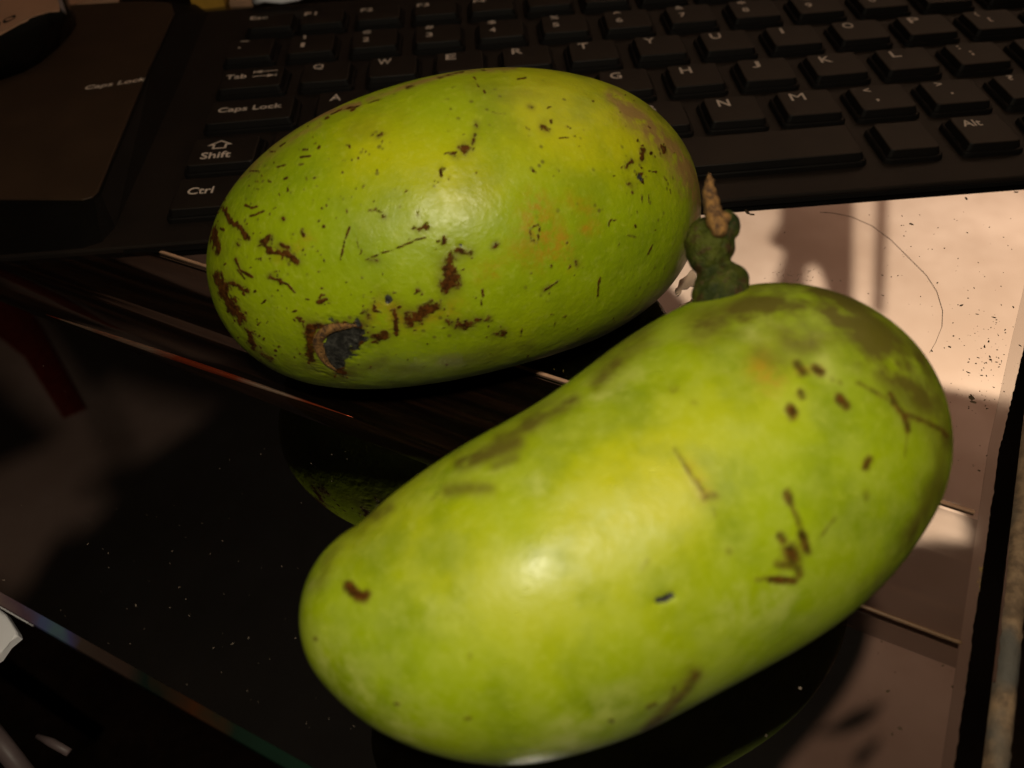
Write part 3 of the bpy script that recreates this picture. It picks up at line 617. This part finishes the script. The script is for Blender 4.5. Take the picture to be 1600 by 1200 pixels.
M2 = [
 (C_, 'scar', 16, 1.1, [(232, 520), (255, 542), (280, 560), (292, 552)]), (C_, 'scar', 8, .9, [(222, 508), (240, 520)]), (C_, 'crater', 11, .8, [(1385, 575), (1415, 568), (1440, 555)]), (C_, 'scar', 7, .4, [(682, 775), (682, 788)]), (C_, 'scar', 6, .8, [(405, 960), (412, 962)]), (C_, 'scar', 6, .6, [(665, 1012), (685, 1012)]), (C_, 'scar', 6, .55, [(100, 712), (106, 718)]), (C_, 'scar', 8, .6, [(1350, 970), (1375, 960)]), (C_, 'scar', 6, .7, [(1205, 1022), (1216, 1024)]),
 (C_, 'crater', 8, .5, [(550, 165), (556, 160)]), (C_, 'scar', 8, .35, [(545, 185), (540, 195)]), (C_, 'dull', 26, .8, [(600, 160), (680, 150), (760, 150)]), (C_, 'dull', 32, 1, [(650, 50), (760, 20), (860, -20)]), (C_, 'dull', 20, .8, [(330, 260), (380, 225)]), (C_, 'dull', 40, .6, [(100, 500), (200, 350), (320, 250)]), (C_, 'dull', 22, .7, [(780, 70), (850, 40)]),
 (C_, 'pale', 90, .8, [(880, 430), (1100, 400)]), (C_, 'pale', 60, .7, [(930, 130), (1100, 260), (1250, 300)]), (C_, 'pale', 60, .6, [(480, 620), (640, 590)]), (C_, 'pale', 80, .8, [(160, 800), (300, 960), (450, 1080)]), (C_, 'pale', 60, .8, [(1050, 1050), (1250, 950)]), (C_, 'pale', 40, 1, [(850, 1190), (1100, 1120)]), (C_, 'pale', 10, 1, [(80, 520), (88, 500)]),
 (C_, 'scar', 17, .62, [(1530, 850), (1480, 920), (1420, 985), (1350, 1045)]), (C_, 'dull', 40, .9, [(1520, 850), (1350, 1050)]), (C_, 'scar', 6, .6, [(1445, 900), (1440, 960), (1330, 1060)]), (C_, 'yel', 260, .6, [(500, 350), (900, 600), (1300, 200)]), (C_, 'yel', 130, .6, [(1440, 80), (1440, 200)]),
 (D_, 'scar', 13, .8, [(622, 292), (642, 320)]), (D_, 'scar', 13, .9, [(680, 305), (702, 320)]), (D_, 'scar', 10, .7, [(632, 385), (638, 398)]), (D_, 'scar', 13, 1, [(600, 440), (608, 458)]), (D_, 'scar', 12, .95, [(762, 402), (782, 430)]), (D_, 'scar', 10, .9, [(857, 606), (845, 630)]), (D_, 'scar', 6, .4, [(735, 335), (740, 345)]), (D_, 'scar', 7, .4, [(762, 352), (766, 356)]), (D_, 'scar', 9, .4, [(845, 712), (850, 735)]),
 (D_, 'scar', 11, .85, [(586, 715), (600, 748)]), (D_, 'scar', 8, .6, [(602, 750), (622, 800), (640, 850)]), (D_, 'scar', 11, .9, [(635, 850), (658, 910)]), (D_, 'scar', 14, .8, [(568, 858), (575, 870)]), (D_, 'scar', 24, .85, [(600, 905), (606, 930)]), (D_, 'scar', 12, .7, [(560, 950), (620, 960), (628, 985)]), (D_, 'scar', 9, 1, [(530, 1000), (612, 1004)]), (D_, 'scar', 7, .5, [(490, 1000), (530, 995)]),
 (D_, 'scar', 7, .55, [(218, 572), (250, 620), (290, 680), (312, 712)]), (D_, 'scar', 12, .55, [(315, 732), (350, 728)]), (D_, 'scar', 8, .4, [(345, 770), (350, 790)]), (D_, 'scar', 6, .6, [(820, 352), (880, 385), (925, 415), (965, 455)]), (D_, 'scar', 8, .8, [(925, 390), (950, 430), (975, 465), (985, 510)]), (D_, 'scar', 7, .7, [(975, 455), (1040, 480), (1090, 505), (1115, 530)]), (D_, 'scar', 4, .4, [(985, 510), (975, 600)]), (D_, 'scar', 5, .45, [(745, 800), (695, 865)]), (D_, 'scar', 9, .3, [(130, 940), (115, 965)]), (D_, 'scar', 9, .35, [(395, 900), (398, 915)]), (D_, 'scar', 12, .4, [(225, 375), (215, 378)]), (D_, 'scar', 9, .3, [(280, 420), (290, 425)]),
 (D_, 'crater', 12, .6, [(170, 1068), (215, 1055)]), (D_, 'crater', 9, .3, [(395, 305), (402, 310)]),
 (D_, 'rus', 40, .9, [(500, 300), (540, 350)]), (D_, 'rus', 14, .8, [(630, 310), (700, 310)]), (D_, 'rus', 30, .5, [(270, 640), (320, 720)]),
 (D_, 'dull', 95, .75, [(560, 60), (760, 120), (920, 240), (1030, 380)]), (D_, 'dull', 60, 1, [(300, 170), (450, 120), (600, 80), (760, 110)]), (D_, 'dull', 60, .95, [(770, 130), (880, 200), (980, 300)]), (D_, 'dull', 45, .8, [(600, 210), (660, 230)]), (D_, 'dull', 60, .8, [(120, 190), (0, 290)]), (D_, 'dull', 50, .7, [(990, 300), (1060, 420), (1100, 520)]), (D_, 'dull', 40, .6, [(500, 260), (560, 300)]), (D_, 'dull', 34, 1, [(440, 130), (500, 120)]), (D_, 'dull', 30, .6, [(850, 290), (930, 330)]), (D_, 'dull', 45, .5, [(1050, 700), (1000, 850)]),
 (D_, 'pale', 30, .9, [(480, 190), (560, 180)]), (D_, 'pale', 30, .8, [(700, 270), (720, 330)]), (D_, 'pale', 60, .9, [(420, 1090), (560, 1060)]), (D_, 'pale', 70, .7, [(80, 800), (150, 900)]), (D_, 'pale', 30, .5, [(0, 360), (100, 330)]), (D_, 'yel', 200, .5, [(0, 700), (250, 500), (480, 420)]),
 (E_, 'dull', 40, 1.1, [(1100, 350), (1200, 290), (1290, 255)]), (E_, 'dull', 26, .9, [(790, 540), (860, 500), (930, 470)]), (E_, 'dull', 30, .8, [(1400, 180), (1500, 100)]), (E_, 'dull', 30, .8, [(960, 420), (1080, 360)]), (E_, 'pale', 30, .8, [(1400, 230), (1500, 200)]), (E_, 'pale', 24, .6, [(870, 570), (1000, 560)]),
]
M2 += [(D_, 'dull', 34, .7, [(1110, 560), (1080, 740), (980, 900), (860, 1030)]), (D_, 'dull', 40, .5, [(1000, 330), (900, 250), (700, 60)])]  # shading of the right-hand edge, painted as dull strokes
CH = ['scar', 'crater', 'rus', 'tan', 'yel', 'dull', 'pale']
def hash_noise(P, f, seed):
    r = np.random.default_rng(seed); o = np.zeros(len(P))
    for k in range(14):
        d = r.normal(size=3); d /= np.linalg.norm(d); o += np.sin(P @ d*f*r.uniform(.6, 1.6)+r.uniform(0, 6.28))
    return o/7
def fruit(name, p, marks, mat, NA, NL, seed, label):
    c, r = axis(p); ctr = c[len(c)//2]
    ax = c[-1]-c[0]; Lx = np.linalg.norm(ax); ax /= Lx
    a1 = np.cross(ax, (0, 0, 1.)); a1 /= np.linalg.norm(a1); a2 = np.cross(a1, ax)
    e0 = (c[0]-ctr) @ ax-r[0]; e1 = (c[-1]-ctr) @ ax+r[-1]; half = (e1-e0)/2; sh = (e1+e0)/2
    ctr = ctr+ax*sh; rm = r.max()
    th = np.linspace(0, math.pi, NL+1)[1:-1]; ph = np.arange(NA)*2*math.pi/NA
    T, Pp = np.meshgrid(th, ph, indexing='ij')
    D = (-np.cos(T)*half)[..., None]*ax+(np.sin(T)*np.cos(Pp)*rm)[..., None]*a1+(np.sin(T)*np.sin(Pp)*rm)[..., None]*a2
    D = D.reshape(-1, 3); D = np.vstack([D, -ax[None], ax[None]]); D /= np.linalg.norm(D, axis=1, keepdims=True)
    best = np.zeros(len(D))
    for ck, rk in zip(c, r):
        v = ck-ctr; al = D @ v; q = rk*rk-((v @ v)-al**2); t = np.where(q > 0, al+np.sqrt(np.maximum(q, 0)), 0); best = np.maximum(best, t)
    X = ctr+D*best[:, None]
    G = best[:-2].reshape(NL-1, NA)
    # surface normals by finite differences
    XX = X[:-2].reshape(NL-1, NA, 3); dT = np.gradient(XX, axis=0); dP = (np.roll(XX, -1, 1)-np.roll(XX, 1, 1)); Nn = np.cross(dT, dP); Nn /= np.linalg.norm(Nn, axis=2, keepdims=True)+1e-12
    if (Nn.reshape(-1, 3)*D[:-2]).sum() < 0: Nn = -Nn
    Nn = np.vstack([Nn.reshape(-1, 3), D[-2:]])
    X = X+Nn*(hash_noise(X, .12, seed)*.28+hash_noise(X, .35, seed+1)*.10)[:, None]
    px = project(X); view = CAM-X; view /= np.linalg.norm(view, axis=1, keepdims=True); facing = (view*Nn).sum(1)
    vis = np.clip((facing+.02)/.06, 0, 1)
    F_ = {k: np.zeros(len(X)) for k in CH}
    idx = np.where(facing > -.05)[0]; q = px[idx]
    WN = np.stack([hash_noise(X, 3.2, seed+21)+.7*hash_noise(X, 7.5, seed+22), hash_noise(X, 3.2, seed+23)+.7*hash_noise(X, 7.5, seed+24)], 1)
    WW = np.clip(1+.55*hash_noise(X, 2.3, seed+25)+.35*hash_noise(X, 6, seed+26), .35, 1.6)
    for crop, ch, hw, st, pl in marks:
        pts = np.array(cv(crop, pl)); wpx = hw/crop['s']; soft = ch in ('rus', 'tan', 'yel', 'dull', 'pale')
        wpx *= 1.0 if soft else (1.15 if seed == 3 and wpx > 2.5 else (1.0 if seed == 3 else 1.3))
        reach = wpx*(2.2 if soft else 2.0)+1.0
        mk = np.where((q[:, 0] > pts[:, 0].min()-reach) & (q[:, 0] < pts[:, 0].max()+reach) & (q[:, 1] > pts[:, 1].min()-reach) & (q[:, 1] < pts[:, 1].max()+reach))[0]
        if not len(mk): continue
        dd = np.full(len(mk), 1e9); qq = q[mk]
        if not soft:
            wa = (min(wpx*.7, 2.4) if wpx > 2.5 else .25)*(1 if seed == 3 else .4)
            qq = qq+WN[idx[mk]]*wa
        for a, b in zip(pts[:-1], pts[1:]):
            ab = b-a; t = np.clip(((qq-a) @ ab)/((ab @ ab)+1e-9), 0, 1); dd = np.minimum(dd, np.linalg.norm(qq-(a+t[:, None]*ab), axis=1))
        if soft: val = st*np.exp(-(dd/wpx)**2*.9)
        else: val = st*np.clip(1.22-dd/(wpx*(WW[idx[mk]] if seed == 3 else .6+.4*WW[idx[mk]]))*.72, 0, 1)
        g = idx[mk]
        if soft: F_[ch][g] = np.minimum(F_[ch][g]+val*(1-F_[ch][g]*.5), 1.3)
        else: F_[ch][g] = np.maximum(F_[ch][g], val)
    # hidden side: generic scatter so that it holds up from elsewhere
    gen = np.clip(hash_noise(X, 1.3, seed+5)*1.2-.9, 0, 1)*(facing < -.05); F_['scar'] = np.maximum(F_['scar'], gen)
    F_['yel'] += (facing < 0)*.4
    X = X-Nn*(F_['crater']*.35-F_['scar']*.04)[:, None]
    nl = NL-1; i = np.arange(nl-1)[:, None]*NA; j = np.arange(NA)[None]; jn = (j+1) % NA
    quads = np.stack([i+j, i+jn, i+NA+jn, i+NA+j], -1).reshape(-1, 4)
    s, e = len(X)-2, len(X)-1; jj = np.arange(NA)
    tris = np.concatenate([np.stack([np.full(NA, s), (jj+1) % NA, jj], 1), np.stack([np.full(NA, e), (nl-1)*NA+jj, (nl-1)*NA+(jj+1) % NA], 1)])
    # the empty sits at the point of contact with the table
    low = X[:, 2].argmin(); org = X[low]*[1, 1, 1]
    root = empty(name, org); tag(root, label, 'fruit', 'green fruits on the glass table')
    me = bpy.data.meshes.new('skin'); loops = np.concatenate([quads.ravel(), tris.ravel()]); nq, nt = len(quads), len(tris)
    me.vertices.add(len(X)); me.vertices.foreach_set('co', (X*S).astype(np.float32).ravel())
    me.loops.add(len(loops)); me.loops.foreach_set('vertex_index', loops.astype(np.int32))
    me.polygons.add(nq+nt); st_ = np.concatenate([np.arange(nq)*4, nq*4+np.arange(nt)*3]); me.polygons.foreach_set('loop_start', st_.astype(np.int32))
    me.update(calc_edges=True); me.validate(); me.shade_smooth()
    for k in CH:
        at_ = me.attributes.new(k, 'FLOAT', 'POINT'); at_.data.foreach_set('value', F_[k].astype(np.float32))
    bmx = bmesh.new(); bmx.from_mesh(me)
    if bmx.calc_volume(signed=True) < 0:
        bmesh.ops.reverse_faces(bmx, faces=bmx.faces); bmx.to_mesh(me)
    bmx.free()
    link('skin', me, mat, root)
    return root, c, r
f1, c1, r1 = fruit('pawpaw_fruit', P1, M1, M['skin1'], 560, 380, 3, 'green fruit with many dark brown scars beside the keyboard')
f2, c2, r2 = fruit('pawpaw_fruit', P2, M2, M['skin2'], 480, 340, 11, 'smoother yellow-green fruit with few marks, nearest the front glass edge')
def surf(px, c, r):
    d = rays(px)[0]; v = c-CAM; al = v @ d; h = r**2-((v**2).sum(1)-al**2); t = np.where(h > 0, al-np.sqrt(np.maximum(h, 0)), 1e9); i = t.argmin()
    if t[i] > 1e8:
        i = (-h).argmin(); return CAM+d*al[i], (CAM+d*al[i]-c[i])/np.linalg.norm(CAM+d*al[i]-c[i])
    X = CAM+d*t[i]; return X, (X-c[i])/r[i]
# corky rim of the torn patch on the scarred fruit
rim_px = cv(A_, [(560, 938), (525, 936), (490, 943), (462, 950), (440, 968), (425, 990), (432, 1020), (445, 1048), (462, 1072), (490, 1092)])
wid = [.3, .7, .9, 1.0, 1.15, 1.1, 1.0, .85, .6, .25]
V_ = []; F = []; K = 7
for i, p in enumerate(rim_px):
    X, nn = surf(p, c1, r1); X2, _ = surf(rim_px[min(i+1, 9)], c1, r1); X0, _ = surf(rim_px[max(i-1, 0)], c1, r1)
    tt = X2-X0; tt /= np.linalg.norm(tt); sd = np.cross(nn, tt)
    for k in range(K):
        a = math.pi*k/(K-1); ww = wid[i]*random.uniform(.8, 1.15); V_.append(X+sd*ww*math.cos(a)*.85+nn*(-.25+.75*wid[i]*math.sin(a)*random.uniform(.8, 1.2)))
for i in range(9):
    for k in range(K-1): F.append((i*K+k, i*K+k+1, (i+1)*K+k+1, (i+1)*K+k))
me = mesh('scab_rim', V_, F, True); o = link('scab_rim', me, M['bark'], f1)
md = o.modifiers.new('s', 'SUBSURF'); md.levels = 2; md.render_levels = 2
# knobbly stem of the nearer fruit
Xs, ns = surf((1135, 462), c2, r2); dep = np.linalg.norm(Xs-CAM)
def blob_mesh(name, blobs, voxel=.25, sm=10, amp=.9):
    bm = bmesh.new()
    for ctr, rad, sc3 in blobs:
        bmesh.ops.create_icosphere(bm, subdivisions=3, radius=1, matrix=Matrix.Translation(Vector(ctr)*S) @ Matrix.Diagonal((rad*sc3[0]*S, rad*sc3[1]*S, rad*sc3[2]*S, 1)))
    me = bpy.data.meshes.new(name); bm.to_mesh(me); bm.free()
    o = bpy.data.objects.new('t', me); COL.objects.link(o)
    a = o.modifiers.new('r', 'REMESH'); a.mode = 'VOXEL'; a.voxel_size = voxel*S
    b = o.modifiers.new('s', 'SMOOTH'); b.iterations = sm; b.factor = .5
    me2 = bpy.data.meshes.new_from_object(o.evaluated_get(bpy.context.evaluated_depsgraph_get())); bpy.data.objects.remove(o); me2.shade_smooth(); me2.name = name
    co = np.empty(len(me2.vertices)*3); me2.vertices.foreach_get('co', co); co = co.reshape(-1, 3); nn_ = np.empty(len(co)*3); me2.vertices.foreach_get('normal', nn_); nn_ = nn_.reshape(-1, 3)
    co += nn_*((hash_noise(co/S, .9, 31)*.45+hash_noise(co/S, 2.4, 32)*.22)*amp*S)[:, None]; me2.vertices.foreach_set('co', co.ravel()); me2.update()
    return me2
def along(px, d): return CAM+rays(px)[0]*d
PX = dep/FPX   # size of one photo pixel there
bl = [(along((1125, 458), dep+3), 44*PX, (1, 1, 1)), (along((1138, 440), dep+3.5), 30*PX, (1, 1, 1)), (along((1106, 432), dep+3.2), 17*PX, (1, 1, 1)), (along((1110, 420), dep+3.4), 17*PX, (1, 1, 1)),
      (along((1106, 398), dep+3.6), 32*PX, (1, 1, 1)), (along((1112, 378), dep+3.8), 37*PX, (1, 1, 1)), (along((1092, 404), dep+4.2), 15*PX, (1, 1, 1)), (along((1118, 358), dep+4), 26*PX, (1, 1, 1)), (along((1135, 345), dep+4), 18*PX, (1, 1, 1)), (along((1140, 360), dep+4.2), 18*PX, (1, 1, 1)), (along((1105, 362), dep+4.5), 26*PX, (1, 1, 1))]
stem = link('stem', blob_mesh('stem', bl), M['stem'], f2)
sp = [(along((1108, 273), dep+2.5), 3.2*PX, (1, 1, 1)), (along((1109, 285), dep+2.4), 7.7*PX, (1, 1, 1)), (along((1108, 300), dep+2.2), 11.4*PX, (1, 1, 1)), (along((1111, 315), dep+2), 13.4*PX, (1, 1, 1)), (along((1114, 330), dep+1.8), 14.0*PX, (1, 1, 1)), (along((1118, 345), dep+1.2), 15.3*PX, (1, 1, 1)), (along((1124, 358), dep+.6), 12.8*PX, (1, 1, 1)), (along((1133, 340), dep+1.2), 10.2*PX, (1, 1, 1))]
o = bpy.data.objects.new('stem_scar', blob_mesh('stem_scar', sp, .2, 8, .25)); COL.objects.link(o); o.data.materials.append(M['bark']); o.parent = stem

# ------------------------------------------------------------------ small things on the glass
hp = [(1282, 331), (1300, 332), (1330, 338), (1362, 352), (1392, 374), (1420, 402), (1448, 430), (1464, 455), (1473, 485), (1472, 510), (1462, 535), (1450, 555)]
hpts = []
for (x0, y0), (x1, y1) in zip(hp[:-1], hp[1:]):
    for k in range(4): hpts.append(at(x0+(x1-x0)*k/4, y0+(y1-y0)*k/4, TZ+.10))
o = link('hair_strand', tube_mesh('hair_strand', hpts, .036, 5), M['hair']); tag(o, 'single fine curved hair lying on the bright glass right of the fruits', 'hair')
def specks(name, items, mat, label, cat='dust'):
    V_ = []; F = []
    for px, py, sz, el in items:
        c = at(px, py, TZ+.02)
        cu = (CAM[:2]+(c[:2]-CAM[:2])/KS)
        if cu @ V2 < -154.2 or cu @ U > UE(cu @ V2)-.3: continue
        if cu @ U < 183 and -106 < cu @ V2 < -77: continue
        a = rng.uniform(0, 6.28); n = 6; b = len(V_)
        for k in range(n):
            t = 2*math.pi*k/n; rr = sz*rng.uniform(.6, 1.2); x = rr*el*math.cos(t); y = rr*math.sin(t)
            V_.append((c[0]+x*math.cos(a)-y*math.sin(a), c[1]+x*math.sin(a)+y*math.cos(a), TZ+.02))
        V_.append((c[0], c[1], TZ+.02+sz*.5))
        for k in range(n): F.append((b+k, b+(k+1) % n, b+n))
    o = link(name, mesh(name, V_, F), mat); tag(o, label, cat, kind='stuff'); return o
it = [(1424, 350, .35, 1.6), (1226, 363, .22, 1), (1168, 331, .5, 2.2), (1175, 335, .4, 2), (1510, 310, .35, 2), (1588, 300, .3, 2), (1484, 542, .3, 1), (1518, 621, .5, 1.3), (1520, 628, .3, 2), (1525, 568, .25, 1), (1548, 562, .3, 1), (1490, 525, .2, 1), (1571, 520, .2, 1), (1460, 975, .25, 1)]
for k in range(200): it.append((rng.uniform(1350, 1590), rng.uniform(330, 640) if rng.random() < .7 else rng.uniform(640, 1150), abs(rng.normal(.04, .06))+.03, rng.uniform(1, 2.5)))
for k in range(90): it.append((rng.normal(1545, 22), rng.normal(565, 40), abs(rng.normal(.05, .05))+.03, rng.uniform(1, 2.5)))
specks('dust', it, M['dust'], 'dark dust specks scattered on the bright part of the glass')
it = [(1250, 1075, .25, 1.1), (1197, 1149, .1, 1.5)]
for k in range(420): it.append((rng.uniform(0, 1000), rng.uniform(420, 1150), abs(rng.normal(.0, .022))+.012, rng.uniform(1, 5)))
for k in range(70): it.append((rng.normal(140, 22), rng.normal(455, 7), abs(rng.normal(.05, .04))+.02, rng.uniform(2, 6)))
for k in range(40): it.append((rng.normal(1245, 30), rng.normal(432, 8), .06, rng.uniform(2, 7)))
specks('dust', it, M['dustpale'], 'pale lint and fibres scattered over the dark part of the glass')
it = []
for k in range(420): it.append((rng.normal(1500 if k % 2 else 1545, 20), rng.normal(900, 17), abs(rng.normal(.04, .05))+.03, rng.uniform(1, 2)))
for k in range(350): it.append((rng.normal(790, 55), rng.normal(610, 18), abs(rng.normal(.03, .03))+.03, rng.uniform(1, 2)))
specks('powder', it, M['dustyellow'], 'yellow powder sprinkled on the glass beside and between the fruits', 'powder')
# cream film peeling on the glass between the fruits
def film(pxs, label):
    V_ = []; 
    pts = []
    for (x0, y0), (x1, y1) in zip(pxs, pxs[1:]+pxs[:1]):
        for k in range(4): pts.append((x0+(x1-x0)*k/4+rng.normal(0, 1.0), y0+(y1-y0)*k/4+rng.normal(0, 1.0)))
    bm = bmesh.new(); vs = [bm.verts.new(at(x, y, TZ+.06)*S) for x, y in pts]; f = bm.faces.new(vs)
    bmesh.ops.triangulate(bm, faces=[f]); r = bmesh.ops.extrude_face_region(bm, geom=bm.faces[:]); bmesh.ops.translate(bm, verts=[e for e in r['geom'] if isinstance(e, bmesh.types.BMVert)], vec=(0, 0, .06*S))
    o = link('film_flake', bm_mesh('film_flake', bm), M['film']); tag(o, label, 'film')
film([(1084, 420), (1090, 445), (1068, 452), (1058, 462), (1054, 455), (1062, 440)], 'larger ragged cream flake on glass between scarred fruit and stem')
film([(1098, 466), (1090, 474), (1070, 482), (1058, 488), (1064, 478), (1082, 468)], 'thin cream sliver on glass touching the smoother fruit below the stem')
